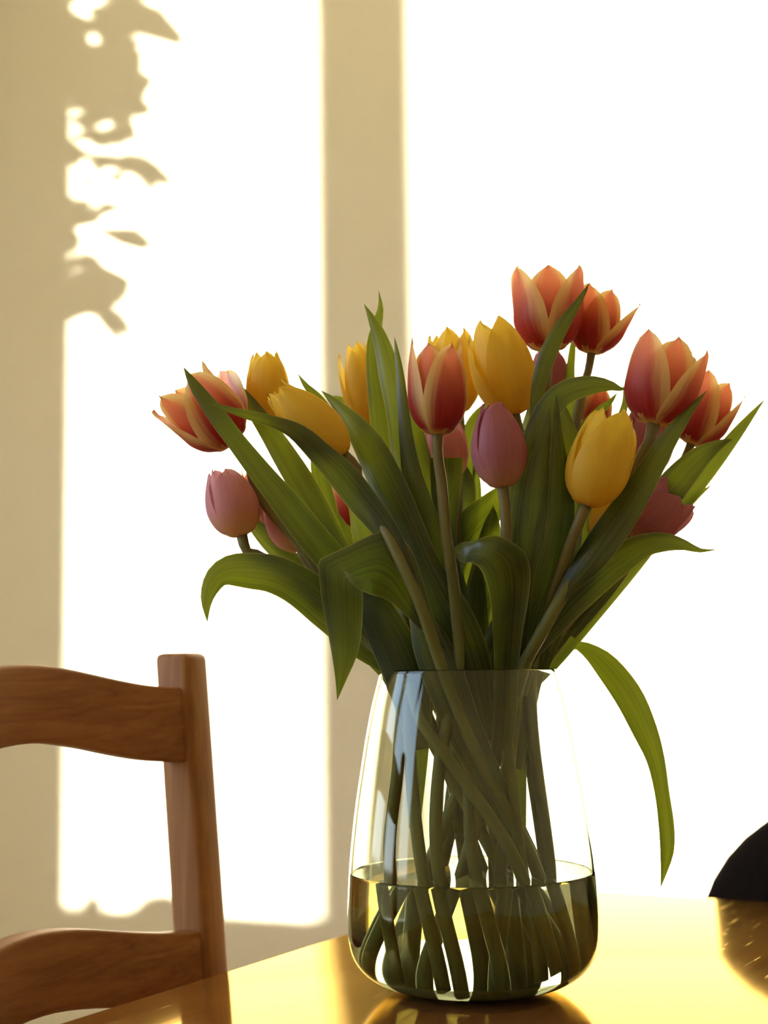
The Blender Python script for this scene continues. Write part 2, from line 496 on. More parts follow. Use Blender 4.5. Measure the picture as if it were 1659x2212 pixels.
# corner = line A-B meets the line through C along E2
s_ = (C - A).dot(E1); CORNER = A + E1 * s_
TL, TW_ = 1.34, 0.90
TM = Matrix((( -E1.x, E2.x, 0, 0), (-E1.y, E2.y, 0, 0), (0, 0, 1, 0), (0, 0, 0, 1)))
if TM.determinant() < 0: pass
def table_box(x0, x1, y0, y1, z0, z1, bev, m, name, parent):
    """x along the long side from the far edge, y along the short side from the left edge"""
    mt = Matrix(((E1.x, E2.x, 0, CORNER.x), (E1.y, E2.y, 0, CORNER.y), (0, 0, 1, 0), (0, 0, 0, 1)))
    cx, cy = (x0 + x1) / 2, (y0 + y1) / 2
    me = box_mesh(name, (x0 - cx, y0 - cy, z0), (x1 - cx, y1 - cy, z1), bev, 3)
    o = link(name, me, m, None)
    o.parent = parent
    c = mt @ Vector((cx, cy, 0))
    o.location = c - parent.location
    o.rotation_euler = (0, 0, math.atan2(E1.y, E1.x))
    if mt.determinant() < 0: pass
    return o
tc_ = CORNER + E1 * TL / 2 + E2 * TW_ / 2
table = thing('dining_table', 'varnished orange-brown wooden table with scratched glossy top under the vase', 'table', (tc_.x, tc_.y, 0))
# orientation helper: local +y must follow E2
sgn = 1 if (E1.x * E2.y - E1.y * E2.x) > 0 else -1
def tb(name, x0, x1, y0, y1, z0, z1, bev, m=M_TABLE):
    cx, cy = (x0 + x1) / 2, (y0 + y1) / 2
    hx, hy = abs(x1 - x0) / 2, abs(y1 - y0) / 2
    o = link(name, box_mesh(name, (-hx, -hy, z0), (hx, hy, z1), bev, 3), m)
    o.parent = table
    c = CORNER + E1 * cx + E2 * cy; c.z = 0
    o.location = c - table.location
    o.rotation_euler = (0, 0, math.atan2(E1.y, E1.x))
    return o
tb('table_top', 0, TL, 0, TW_, TZ - .03, TZ, .006)
tb('apron', .06, TL - .06, .06, .08, TZ - .12, TZ - .03, .002); tb('apron', .06, TL - .06, TW_ - .08, TW_ - .06, TZ - .12, TZ - .03, .002)
tb('apron', .06, .08, .08, TW_ - .08, TZ - .12, TZ - .03, .002); tb('apron', TL - .08, TL - .06, .08, TW_ - .08, TZ - .12, TZ - .03, .002)
for lx in (.05, TL - .11):
    for ly in (.05, TW_ - .11): tb('leg', lx, lx + .06, ly, ly + .06, 0, TZ - .03, .004, M_CHAIR_Z)

# ------------------------------------------------------------------ ladder-back chair
w_ = E1.copy()                                   # from the far post towards the near post
n_ = E2.copy()                                   # towards the table
LEAN = math.tan(math.radians(5.0))
P0 = P(493, 2010, 1.24)                          # front outer corner of the far post
chair = thing('dining_chair', 'brown pine ladder-back chair at the left edge of the table', 'chair', (P0.x + w_.x * .19 + n_.x * .15, P0.y + w_.y * .2 + n_.y * .15, 0))
ZR = P0.z
def cp(s, t, z):
    """s along the back, t behind the front face (away from table), z height; leaning above the seat"""
    q = P0 + w_ * s - n_ * (t + LEAN * (max(z, .45) - ZR) )
    if z < .45: q = q - n_ * (0.06 * (.45 - z))
    return Vector((q.x, q.y, z))
def slab(name, prof, m, seat_axis=None, parent=chair, bev=0.0035, local_rot=True):
    """prof: list of rings (4+ points each) in world space, joined; origin moved to the first ring centre"""
    V, Fc = [], []
    k = len(prof[0])
    for r in prof: V += r
    for i in range(len(prof) - 1):
        for j in range(k):
            j2 = (j + 1) % k
            Fc.append((i * k + j, i * k + j2, (i + 1) * k + j2, (i + 1) * k + j))
    Fc.append(tuple(range(k))); Fc.append(tuple(range((len(prof) - 1) * k, len(prof) * k)))
    bm = bmesh.new()
    bv = [bm.verts.new(v) for v in V]
    for f in Fc: bm.faces.new([bv[i] for i in f])
    bmesh.ops.recalc_face_normals(bm, faces=bm.faces)
    if bev:
        sharp = [e for e in bm.edges if len(e.link_faces) == 2 and e.calc_face_angle(0) > math.radians(40)]
        bmesh.ops.bevel(bm, geom=sharp, offset=bev, segments=3, affect='EDGES', profile=.5)
    # rotate into a local frame whose x runs along the rails
    R = Matrix(((w_.x, -w_.y, 0, 0), (w_.y, w_.x, 0, 0), (0, 0, 1, 0), (0, 0, 0, 1)))
    c = sum((v.co for v in bm.verts), Vector()) / len(bm.verts)
    Mx = Matrix.Translation(c) @ R
    bmesh.ops.transform(bm, matrix=Mx.inverted(), verts=bm.verts)
    me = bpy.data.meshes.new(name); bm.to_mesh(me); bm.free()
    for p in me.polygons: p.use_smooth = True
    me.set_sharp_from_angle(angle=math.radians(42))
    me.materials.append(m)
    o = bpy.data.objects.new(name, me); COL.objects.link(o)
    o.parent = parent
    o.matrix_local = Matrix.Translation(-Vector(parent.location)) @ Mx
    return o
PW, PT, SPAN = 0.032, 0.034, 0.375
ZT = P(400, 1411, 1.25).z
def post(s0):
    rings = []
    for z in (0, .2, .45, .6, .75, .9, ZT):
        rings.append([cp(s0, 0, z), cp(s0 + PW, 0, z), cp(s0 + PW, PT, z), cp(s0, PT, z)])
    return slab('back_post', rings, M_CHAIR_Z, bev=.006)
post(0.0); post(SPAN - PW)
def rail(zt, zb, ht, hb, th=0.02, bow=0.022, t0=0.006):
    rings = []
    nn = 24
    for i in range(nn + 1):
        f = i / nn
        s = PW - .004 + (SPAN - 2 * PW + .008) * f
        b = (1 - math.cos(2 * math.pi * f)) / 2
        b2 = math.sin(math.pi * f)
        a, c = zt + ht * b, zb + hb * b
        t = t0 + bow * b2
        rings.append([cp(s, t, c), cp(s, t, a), cp(s, t + th, a), cp(s, t + th, c)])
    return slab('back_rail', rings, M_CHAIR_X, bev=.003)
z1 = P(375, 1484, 1.26).z; z2 = P(375, 1641, 1.26).z
rail(z1, z2, .019, .022)
z3 = P(410, 1991, 1.26).z; z4 = P(410, 2140, 1.26).z
rail(z3, z4, .020, .018, t0=.004, bow=.026)
rail(z4 - .10, z4 - .15, .012, .012)
# seat, seat rails, front legs
def cbox(name, s0, s1, n0, n1, za, zb2, m, bev=.004):
    def q(s, n, z):
        v = P0 + w_ * s + n_ * n; return Vector((v.x, v.y, z))
    return slab(name, [[q(s0, n0, za), q(s0, n1, za), q(s0, n1, zb2), q(s0, n0, zb2)], [q(s1, n0, za), q(s1, n1, za), q(s1, n1, zb2), q(s1, n0, zb2)]], m, bev=bev)
cbox('seat', -.005, SPAN + .005, .03, .42, .435, .458, M_CHAIR_X, .006)
cbox('seat_rail', .02, SPAN - .02, .35, .37, .37, .435, M_CHAIR_X); cbox('seat_rail', .02, .04, .0, .35, .37, .435, M_CHAIR_X); cbox('seat_rail', SPAN - .04, SPAN - .02, .0, .35, .37, .435, M_CHAIR_X)
cbox('front_leg', .01, .045, .34, .375, 0, .435, M_CHAIR_Z); cbox('front_leg', SPAN - .045, SPAN - .01, .34, .375, 0, .435, M_CHAIR_Z)
cbox('stretcher', .02, .035, .0, .35, .18, .21, M_CHAIR_X); cbox('stretcher', SPAN - .035, SPAN - .02, .0, .35, .18, .21, M_CHAIR_X)

# ------------------------------------------------------------------ dark chair beyond the table
bc = P(1924, 1935, 1.50)
arm = thing('upholstered_chair', 'black rounded upholstered chair beyond the far table edge, only its shoulder in view', 'chair', (bc.x, bc.y, 0))
def pillow(name, c, hx, hy, hz, ex, m, rot):
    V, Fc = [], []
    nu, nv = 40, 20
    sp = lambda v, e: math.copysign(abs(v) ** e, v)
    for i in range(nv + 1):
        b = -math.pi / 2 + math.pi * i / nv
        for j in range(nu):
            a = 2 * math.pi * j / nu
            x, z = sp(math.cos(a), ex), sp(math.sin(a), ex)
            cb = sp(math.cos(b), .55)
            lx, ly, lz = hx * x * cb, hy * math.sin(b), hz * z * cb
            V.append((c[0] + lx * math.cos(rot) - ly * math.sin(rot), c[1] + lx * math.sin(rot) + ly * math.cos(rot), c[2] + lz))
    for i in range(nv):
        for j in range(nu):
            j2 = (j + 1) % nu
            Fc.append((i * nu + j, i * nu + j2, (i + 1) * nu + j2, (i + 1) * nu + j))
    return link(name, mesh_pf(name, V, Fc), m, arm)
rotc = math.atan2(E2.y, E2.x)
pillow('backrest', (bc.x, bc.y, .665), .20, .03, .18, .95, M_BLACK, rotc)
sc_ = Vector((bc.x, bc.y, 0)) + E1 * .21
pillow('seat', (sc_.x, sc_.y, .43), .20, .19, .04, .7, M_BLACK, rotc)
for a_, b_ in ((-.15, .05), (.15, .05), (-.15, .35), (.15, .35)):
    q = Vector((bc.x, bc.y, 0)) + E2 * a_ + E1 * b_
    tube('leg', [(q.x, q.y, .42), (q.x, q.y, .2), (q.x, q.y, 0)], [.016, .014, .011], M_DARKLEG, arm, n=6)
q = Vector((bc.x, bc.y, 0)) + E1 * .015
for a_ in (-.12, .12):
    q2 = q + E2 * a_
    tube('back_support', [(q2.x, q2.y, .40), (q2.x, q2.y, .50), (q2.x, q2.y, .58)], [.012, .012, .012], M_DARKLEG, arm, n=4)

# ------------------------------------------------------------------ vase and water
WATER_Z = 0.079
outer = [(0.0, 0.0), (.045, 0.0), (.054, .0010), (.0655, .0040), (.0765, .0105), (.0838, .0195), (.0872, .0300), (.0882, .0450), (.0880, .0600),
         (.0867, .0830), (.0845, .1050), (.0817, .1270), (.0780, .1500), (.0740, .1740), (.0695, .1960), (.0640, .2170), (.0632, .2200)]
outer = [outer[0]] + [tuple(q) for q in catmull(outer[1:], 60)]
def inset(pr, d, zmin):
    res = []
    for i, (r, z) in enumerate(pr):
        a = pr[max(0, i - 1)]; b = pr[min(len(pr) - 1, i + 1)]
        dx, dz = b[0] - a[0], b[1] - a[1]; l = math.hypot(dx, dz) or 1
        res.append((max(0, r - d * dz / l), max(zmin, z + d * dx / l)))
    return res
inner = [(max(0, r - .001 * max(0, 1 - z / .03) ** 2), z) for r, z in inset(outer, .0022, .0045)]
inner = [(r, max(z, .0048)) for r, z in inner]
rim = [(outer[-1][0] - .0003, .2206), (outer[-1][0] - .0011, .2209), (outer[-1][0] - .0019, .2206)]
prof = outer + rim + inner[::-1]
prof[-1] = (0.0, .0048)
vase = link('glass_vase', lathe('glass_vase', prof, 128, centre=(0, 0, 0)), M_GLASS)
vase.location = (VX, VY, TZ + 0.0002)
tag(vase, 'clear glass vase tapering to its rim on the table, holding the tulips', 'vase')
win_ = [(r + .0002, max(.0046, z)) for r, z in inner]
wp = [q for q in win_ if q[1] < WATER_Z - .002]
rr = wp[-1][0]
wp = [(0, .0046)] + wp[1:] + [(rr - .0001, WATER_Z - .0012), (rr - .0001, WATER_Z + .0008), (rr - .0012, WATER_Z + .0002), (rr - .0030, WATER_Z), (0, WATER_Z)]
water = link('vase_water', lathe('vase_water', wp, 128), M_WATER)
water.location = (VX, VY, TZ + .0002)
tag(water, 'clear water filling the bottom third of the glass vase', 'water')
# scuffed film added inside the vase foot to dull the white refracted light
def film_mat():
    m, nt, out = mat('added_scuff_film')
    d = N(nt, 'ShaderNodeBsdfDiffuse'); d.inputs[0].default_value = (0.60, 0.62, 0.36, 1)
    t = N(nt, 'ShaderNodeBsdfTransparent')
    tc = N(nt, 'ShaderNodeTexCoord'); mp = N(nt, 'ShaderNodeMapping'); mp.inputs['Scale'].default_value = (25, 160, 1)
    no = N(nt, 'ShaderNodeTexNoise', i_Scale=1.0, i_Detail=4.0)
    nt.links.new(tc.outputs['Object'], mp.inputs[0]); nt.links.new(mp.outputs[0], no.inputs['Vector'])
    f = smooth(nt, no.outputs['Fac'], 0.3, 0.7, 0.80, 0.97)
    mx = N(nt, 'ShaderNodeMixShader'); nt.links.new(f, mx.inputs[0]); nt.links.new(t.outputs[0], mx.inputs[1]); nt.links.new(d.outputs[0], mx.inputs[2])
    nt.links.new(mx.outputs[0], out.inputs[0])
    return m
fp = [(0, .0056)] + [(max(0, r - .0010), z + .0010) for r, z in inner if .0045 < z < .013 and r > .03]
fp = [(r, max(z, .0056)) for r, z in fp]
film = link('added_base_film', lathe('added_base_film', fp, 96), film_mat())
film.parent = vase
coins = [((-.019, -.040), 'dark tarnished coin on the vase bottom, left one'), ((.010, -.038), 'brown coin on the vase bottom, rightmost of the three'), ((-.004, -.030), 'brown coin behind and between the two others on the vase bottom')]
for (cx, cy), lb in coins:
    pr_ = [(0, 0), (.0088, 0), (.0092, .0003), (.0092, .0012), (.0088, .0015), (.0080, .0012), (0, .0012)]
    o = link('coin', lathe('coin', pr_, 32), M_COIN)
    o.location = (VX + cx, VY + cy, TZ + .0068)
    tag(o, lb, 'coin', 'coins in the vase water')

# ------------------------------------------------------------------ tulips
rng = random.Random(7)

def grid_mesh(name, rows, m, parent):
    n, k = len(rows), len(rows[0])
    V, UV, Fc = [], [], []
    for i, r in enumerate(rows):
        for j, v in enumerate(r): V.append(v); UV.append((j / (k - 1), i / (n - 1)))
    for i in range(n - 1):
        for j in range(k - 1):
            Fc.append((i * k + j, i * k + j + 1, (i + 1) * k + j + 1, (i + 1) * k + j))
    return link(name, mesh_pf(name, V, Fc, UV), m, parent)

def leaf(parent, rows, twist=0.0, cup=0.30, wav=0.02):
    """rows (px,py,half width px,depth cm) or (lx,ly,rx,ry,depth cm), base to tip"""
    R = []
    if len(rows[0]) == 4:
        rs = catmull(rows, 34)
        for i, (x, y, h, d) in enumerate(rs):
            a = rs[max(0, i - 1)]; b = rs[min(34, i + 1)]
            tx, ty = b[0] - a[0], b[1] - a[1]; l = math.hypot(tx, ty) or 1
            nx, ny = -ty / l, tx / l
            h = max(h, 0.15)
            R.append((x - nx * h, y - ny * h, x + nx * h, y + ny * h, d, h))
    else:
        for q in catmull(rows, 44):
            R.append((*q, math.hypot(q[0] - q[2], q[1] - q[3]) / 2))
    ph = rng.uniform(0, 6.28)
    tw = twist if twist else rng.uniform(-.45, .45)
    out = []
    K = 9
    n = len(R)
    for i, (lx, ly, rx, ry, d, h) in enumerate(R):
        row = []
        hc = h / 29.9                                # half width in cm
        for j in range(K):
            u = -1 + 2 * j / (K - 1)
            f = (u + 1) / 2
            dd = d + hc * (math.sin(tw) * u + cup * (u * u - .4)) + hc * wav * 5 * abs(u) ** 3 * math.sin(i * .45 + ph + (1.5 if u > 0 else 0))
            row.append(PC(lx + (rx - lx) * f, ly + (ry - ly) * f, dd))
        out.append(row)
    return grid_mesh('leaf', out, M_LEAF, parent)

def bloom(parent, base, top, width, kind, topf, dep, ddep=0.0, phase=0.0, seed=1, splay=None, n_in=3):
    r_ = random.Random(seed)
    b0 = PC(base[0], base[1], dep); b1 = PC(top[0], top[1], dep + ddep)
    ax = b1 - b0; H = ax.length; ax.normalize()
    R = width / 2 / 29.9 / 100 * (VY + dep / 100) / VY
    tocam = (Vector((0, 0, EYE)) - b0).normalized()
    x = (tocam - ax * tocam.dot(ax)).normalized(); y = ax.cross(x)
    for k in range(6):
        outer_ = k % 2 == 0
        ang = phase + k * math.pi / 3 + r_.uniform(-.08, .08)
        kr = 1.0 if outer_ else 0.90
        tz = r_.uniform(.93, 1.03) if outer_ else r_.uniform(.95, 1.04)
        tf = topf * r_.uniform(.85, 1.12)
        sp = 0.0
        if splay and k in splay: sp = splay[k]
        ctrl = [(0.07, 0.0), (0.40, .035), (0.78, .15), (0.98, .33), (1.0, .50), (.68 + .34 * tf, .74), (tf, 1.0)]
        ctrl = [(kr * a * R + sp * R * max(0, b - .1) ** 1.3 * 1.6, b * H * tz * (1 - .25 * sp * b)) for a, b in ctrl]
        nv, nu = 20, 12
        pr_ = catmull(ctrl, nv)
        W = R * (1.17 if outer_ else 1.10)
        rows = []
        tipb = r_.uniform(-.04, .10)
        w1, w2, a1 = r_.uniform(0, 6.28), r_.uniform(0, 6.28), r_.uniform(.5, 1.0)
        for i, (rc, z) in enumerate(pr_):
            v = i / nv
            hw = W * min(1, .16 + .84 * math.sin(min(1, v / .52) * math.pi / 2)) * max(0, 1 - v ** 3.2) ** (.82 if kind in ('yellow',) else .66)
            hw = max(hw, R * .004)
            Rc = max(rc, R * .62)                  # radius of curvature of the section
            row = []
            for j in range(nu + 1):
                u = -1 + 2 * j / nu
                an = u * min(hw / Rc, 1.45)
                # section: an arc of radius Rc passing through rc at its middle
                rad = rc - Rc * (1 - math.cos(an)) + (.05 * R * u * u * v if outer_ else -.03 * R * u * u)
                lat = Rc * math.sin(an)
                rad += R * .030 * math.cos(3 * u * 1.2 + w1) * v - R * .02 * math.exp(-(u / .12) ** 2) * v
                zz = z + H * .018 * math.sin(5 * u + w2) * v * v + H * .02 * tipb * v
                # crease and point at the tip
                zz += H * .035 * math.exp(-(u / .3) ** 2) * max(0, (v - .85) / .15) ** 2
                c, s = math.cos(ang), math.sin(ang)
                row.append(b0 + x * (rad * c - lat * s) + y * (rad * s + lat * c) + ax * zz)
            rows.append(row)
        grid_mesh('petal', rows, M_PET[kind], parent)
    # pistil and receptacle hidden in the cup
    return b0, ax, H

def tulip(label, base, top, width, kind, topf, dep, way, neck, bottom, leaves, ddep=0.0, phase=0.0, seed=1, splay=None, rad=.0036, cat='tulip', low=()):
    """way: (px,py,dcm) between bloom and neck; low: between neck and foot; bottom: apparent px, dcm"""
    bx = (bottom[0] - 1005) / 29.9 / 1.28 / 100
    foot = Vector((VX + bx, VY + bottom[1] / 100, TZ + .010 + abs(rng.uniform(0, .006))))
    rr_ = math.hypot(foot.x - VX, foot.y - VY)
    if rr_ > .068:
        foot.x = VX + (foot.x - VX) * .068 / rr_; foot.y = VY + (foot.y - VY) * .068 / rr_
    if rr_ > .055: foot.z += .006
    t = thing('tulip', label, cat, tuple(foot), 'tulips in the glass vase')
    b0, ax, H = bloom(t, base, top, width, kind, topf, dep, ddep, phase, seed, splay)
    pts = [b0 + ax * (H * .02), b0 - ax * .012] + [PC(*q) for q in way] + [PC(neck[0], 1450, neck[1])] + [PC(*q) for q in low]
    # mid point at the water line
    a = pts[-1]
    wz = TZ + WATER_Z
    if not low:
        k = (a.z - wz) / (a.z - foot.z)
        mid = a.lerp(foot, k)
        pts.append(mid)
    pts.append(foot)
    pts.reverse()
    n = len(pts)
    rads = [(.0047 + (rad - .0047) * (i / (n - 1)) ** .8) for i in range(n)]
    rads[-1] = rad * 1.15
    tube('stem', pts, rads, M_STEM, t, seg=14, n=44)
    for lf in leaves:
        if isinstance(lf, dict): leaf(t, lf['rows'], lf.get('tw', 0.0), lf.get('cup', .3), lf.get('wav', .02))
        else: leaf(t, lf)
    return t

tulip('red and yellow tulip leaning far left, petals spread open, leftmost bloom', (507, 957), (390, 832), 150, 'flame', .98, -1,
      [(560, 1070, -1), (650, 1180, -1), (750, 1310, 0)], (880, 2), (1130, 1.5),
      [[(880, 1480, 24, -1.5), (800, 1340, 30, -3), (740, 1240, 34, -4), (672, 1156, 34, -5), (618, 1088, 31, -5.6), (572, 1032, 26, -6), (510, 953, 21, -6.4), (471, 901, 20, -6.6), (424, 838, 13, -6.6), (406, 810, 6, -6.5), (396, 792, 0, -6.4)]],
      ddep=-1, phase=.35, seed=11, splay={2: .55, 4: .1})
tulip('closed yellow tulip standing upright at the left, behind the paler leaning yellow one', (583, 908), (573, 766), 96, 'yellow', .62, 2,
      [(640, 1010, 2), (720, 1180, 1)], (858, -1.5), (820, -4),
      [[(860, 1440, 25, 0), (770, 1260, 26, 0), (725, 1180, 27, 0), (690, 1110, 29, 0), (655, 1050, 30, 0), (615, 985, 27, 0), (580, 930, 22, .3), (545, 880, 17, .5), (518, 845, 12, .8), (500, 818, 6, 1), (491, 803, 0, 1)]],
      seed=12, phase=.1, low=[(862, 1630, -1.8), (842, 1857, -3)])
tulip('pale yellow tulip nodding to the upper left above a long curved leaf', (744, 985), (602, 845), 112, 'yellow', .50, -5,
      [(772, 1035, -4.9), (800, 1085, -5.5), (840, 1160, -6.5), (880, 1245, -7.1), (908, 1305, -7.1)], (958, -5.2), (1240, -3),
      [[(912, 1315, 9, -6.7), (884, 1245, 16, -6.9), (858, 1188, 23, -6.7), (825, 1135, 28, -6.5), (780, 1078, 33, -6.2), (735, 1022, 32, -6.3), (692, 980, 26, -6.5), (662, 950, 23, -6.8), (632, 928, 18, -7), (594, 912, 13, -7), (545, 899, 11, -7), (500, 886, 7, -7), (470, 877, 5, -7), (457, 872, 0, -7)],
       [(730, 930, 15, -1), (690, 865, 11, -1), (660, 832, 6, -1), (642, 805, 0, -1)],
       [(1150, 1857, 18, -2.6), (1095, 1760, 26, -3.2), (1045, 1665, 34, -3.8), (1000, 1570, 40, -4.4), (962, 1470, 44, -4.4), (930, 1390, 40, -4.5), (905, 1330, 20, -4.5), (892, 1290, 0, -4.5)]],
      seed=13, phase=.3, low=[(1005, 1570, -4.9), (1060, 1690, -4.2), (1150, 1857, -3.2)])
tulip('yellow tulip half hidden behind the tall dark leaves in front of the wall shadow', (795, 918), (770, 745), 84, 'yellow', .55, 4,
      [(830, 1050, 3), (860, 1250, 0)], (885, -2.8), (925, -5),
      [[(1050, 1600, 30, -2.5), (1030, 1520, 42, -3), (1012, 1440, 50, -3.4), (985, 1365, 52, -4.2), (950, 1290, 45, -4.6), (915, 1215, 33, -5), (888, 1150, 33, -5), (860, 1092, 37, -4.8), (830, 1030, 38, -4.3), (795, 960, 33, -3.8), (766, 918, 24, -3), (738, 885, 14, -2.4), (715, 862, 8, -2), (694, 844, 0, -1.8)],
       {'rows': [(1015, 1520, 950, 1480, -3.5), (975, 1420, 928, 1392, -4.4), (940, 1340, 892, 1345, -5), (915, 1260, 850, 1306, -5.5), (890, 1190, 825, 1291, -6), (850, 1145, 805, 1286, -6.3), (805, 1154, 792, 1281, -6.8), (750, 1180, 786, 1278, -7.4), (700, 1203, 783, 1276, -8.2), (687, 1212, 783, 1280, -8.6), (689, 1240, 784, 1303, -8.4), (694, 1290, 783, 1340, -8), (705, 1350, 779, 1384, -7.8), (716, 1410, 768, 1425, -7.6), (724, 1465, 750, 1465, -7.5), (728, 1512, 729, 1512, -7.4)], 'cup': .18, 'tw': .1},
       [(820, 960, 10, 5), (770, 885, 9, 5), (735, 861, 5, 5), (700, 857, 0, 5)]],
      seed=14, phase=.2, low=[(885, 1600, -3.2), (909, 1857, -4.6)], splay={4: .25})
tulip('large red and yellow tulip in the centre front on a straight brown stem', (945, 940), (944, 742), 130, 'flame', .80, -5,
      [(955, 1050, -5), (963, 1150, -5.2), (980, 1270, -5)], (990, -4.0), (968, -5),
      [[(1000, 1480, 30, -2.6), (985, 1400, 36, -3), (965, 1290, 33, -3.6), (940, 1200, 33, -4), (908, 1100, 31, -4.3), (889, 1020, 22, -4.5), (878, 950, 16, -4.5), (871, 880, 12, -4.5), (864, 810, 9, -4.3), (857, 760, 5, -4.2), (852, 727, 0, -4)]],
      seed=15, phase=.52, low=[(950, 1650, -4.4), (945, 1857, -4.8)])
tulip('yellow tulip directly behind the large central red and yellow one', (990, 892), (970, 718), 112, 'yellow', .78, 3,
      [(990, 1050, 2), (980, 1250, 2)], (960, 2), (890, 2.5),
      [[(900, 1250, 30, -1), (880, 1100, 30, -1.6), (868, 980, 24, -2), (855, 880, 23, -2), (842, 810, 24, -2), (830, 760, 20, -2), (815, 715, 14, -2), (800, 682, 7, -2), (786, 656, 0, -2)],
       [(985, 1330, 30, -1), (960, 1200, 30, -1), (935, 1100, 28, -1), (915, 1010, 22, -1), (900, 940, 18, -1), (890, 880, 10, -1), (885, 850, 0, -1)]],
      seed=16, phase=.9)
_t6 = [o for o in COL.objects if o.name.startswith('tulip')][-1]
leaf(_t6, [(860, 1180, 26, 0), (848, 1080, 28, 0), (828, 950, 25, 0), (815, 850, 21, 0), (808, 780, 17, 0), (808, 740, 15, 0), (815, 700, 11, 0), (822, 665, 6, 0), (818, 627, 0, 0)], .2)
leaf(_t6, [(895, 1790, 12, 1), (898, 1660, 24, 1), (905, 1520, 32, .5), (925, 1400, 36, 0), (940, 1300, 30, 0), (950, 1220, 10, 0)], .2)
tulip('tall closed golden yellow tulip right of the central red and yellow one', (1112, 897), (1060, 700), 132, 'yellow', .62, -1,
      [(1130, 960, -1), (1122, 1100, -.5), (1090, 1300, 0)], (1040, 0), (1095, 0),
      [[(1085, 1480, 30, -2), (1110, 1300, 36, -3), (1120, 1180, 37, -4), (1132, 1080, 38, -4.6), (1148, 1000, 36, -5), (1165, 935, 32, -5), (1187, 882, 28, -5), (1215, 851, 26, -5), (1250, 837, 24, -5), (1290, 831, 18, -5), (1322, 834, 10, -5), (1343, 841, 4, -5), (1356, 840, 0, -5)],
       [(1118, 1160, 14, 2), (1134, 1010, 20, 2), (1142, 930, 17, 2), (1146, 885, 8, 2), (1146, 865, 0, 2)],
       [(1150, 900, 12, 3), (1142, 830, 10, 3), (1130, 775, 8, 3), (1118, 742, 5, 3), (1108, 721, 0, 3)]],
      seed=17, phase=.45, splay={4: .18, 2: .1})
tulip('highest red and yellow tulip, open cup, above the others', (1182, 758), (1184, 588), 150, 'flame', 1.1, 2,
      [(1180, 850, 2), (1160, 1000, 1), (1120, 1300, 1)], (1062, 1.6), (1070, 2),
      [[(992, 1800, 12, 1.5), (1002, 1660, 26, 1.5), (1012, 1520, 36, 1.5), (1022, 1380, 36, 1.5), (1030, 1280, 20, 1.5), (1036, 1210, 4, 1.5)],
       [(1120, 1300, 24, -3), (1138, 1130, 22, -4), (1150, 1010, 18, -4), (1157, 900, 14, -4), (1162, 840, 15, -4), (1178, 780, 19, -4), (1200, 730, 17, -4), (1222, 692, 14, -3.8), (1244, 660, 9, -3.6), (1262, 632, 5, -3.3), (1273, 611, 0, -3)]],
      seed=18, phase=-1.02)
tulip('red and yellow tulip just right of the highest one, on a bare pale stem', (1277, 764), (1298, 632), 116, 'flame', 1.05, 4,
      [(1262, 830, 4), (1243, 920, 3.5), (1225, 1010, 3), (1170, 1250, 2)], (1095, 2), (780, 1),
      [[(1160, 1400, 30, -2.5), (1185, 1310, 36, -3.2), (1215, 1200, 38, -4), (1225, 1100, 35, -4.5), (1228, 1020, 30, -4.5), (1228, 960, 25, -4.5), (1222, 910, 15, -4.5), (1212, 872, 7, -4.5), (1204, 845, 0, -4.5)]],
      seed=19, phase=-.52, rad=.003, splay={2: .40})
tulip('mauve tulip peeping out below the highest red and yellow one', (1190, 850), (1184, 756), 84, 'mauve', .6, 6,
      [(1180, 980, 5), (1120, 1250, 4)], (1060, 4), (860, 3.5),
      [[(1128, 1790, 9, .5), (1116, 1650, 22, .6), (1106, 1500, 34, 1), (1110, 1380, 34, 1.5), (1120, 1290, 20, 2), (1130, 1220, 4, 2)],
       [(1170, 1200, 14, 5), (1208, 1000, 20, 5), (1226, 880, 18, 5), (1232, 800, 10, 5), (1237, 750, 7, 5), (1240, 712, 0, 5)],
       [(950, 1290, 20, 2), (985, 1190, 30, 2), (1030, 1130, 40, 2), (1070, 1085, 28, 2), (1098, 1045, 10, 2), (1108, 1015, 0, 2)],
       [(1030, 1150, 8, 4), (1031, 1060, 9, 4), (1027, 1012, 6, 4), (1024, 980, 0, 4)],
       [(985, 1260, 15, 3), (1000, 1150, 19, 3), (1007, 1090, 21, 3), (1010, 1040, 15, 3), (1004, 1000, 0, 3)]],
      seed=20, phase=.1)
tulip('closed dusky mauve tulip at the front centre', (1086, 1054), (1066, 874), 122, 'mauve', .36, -7,
      [(1093, 1160, -6.8), (1090, 1300, -5)], (1080, -3.4), (1150, -4),
      [[(1120, 1400, 18, -4.5), (1126, 1300, 20, -5.5), (1132, 1235, 24, -6.4), (1144, 1180, 29, -6.8), (1151, 1120, 31, -7), (1157, 1060, 29, -7), (1165, 1000, 23, -7), (1176, 950, 14, -7), (1183, 912, 8, -7), (1186, 880, 0, -7)],
       {'rows': [(1060, 1620, 1105, 1620, -3.8), (1066, 1540, 1115, 1540, -4.2), (1068, 1442, 1119, 1449, -4.8), (1064, 1350, 1130, 1360, -6.4), (1058, 1290, 1142, 1290, -7.2), (1046, 1245, 1146, 1235, -8.2), (1034, 1225, 1136, 1198, -8.8), (1022, 1217, 1108, 1172, -9.2), (1014, 1215, 1075, 1157, -9.0), (1011, 1215, 1042, 1161, -8.6), (1008, 1217, 1020, 1170, -8.0), (994, 1212, 1004, 1170, -7.6), (981, 1198, 988, 1176, -7.4), (978, 1187, 980, 1183, -7.4)], 'cup': -.35, 'tw': .12}],
      seed=21, phase=.35, rad=.0034)
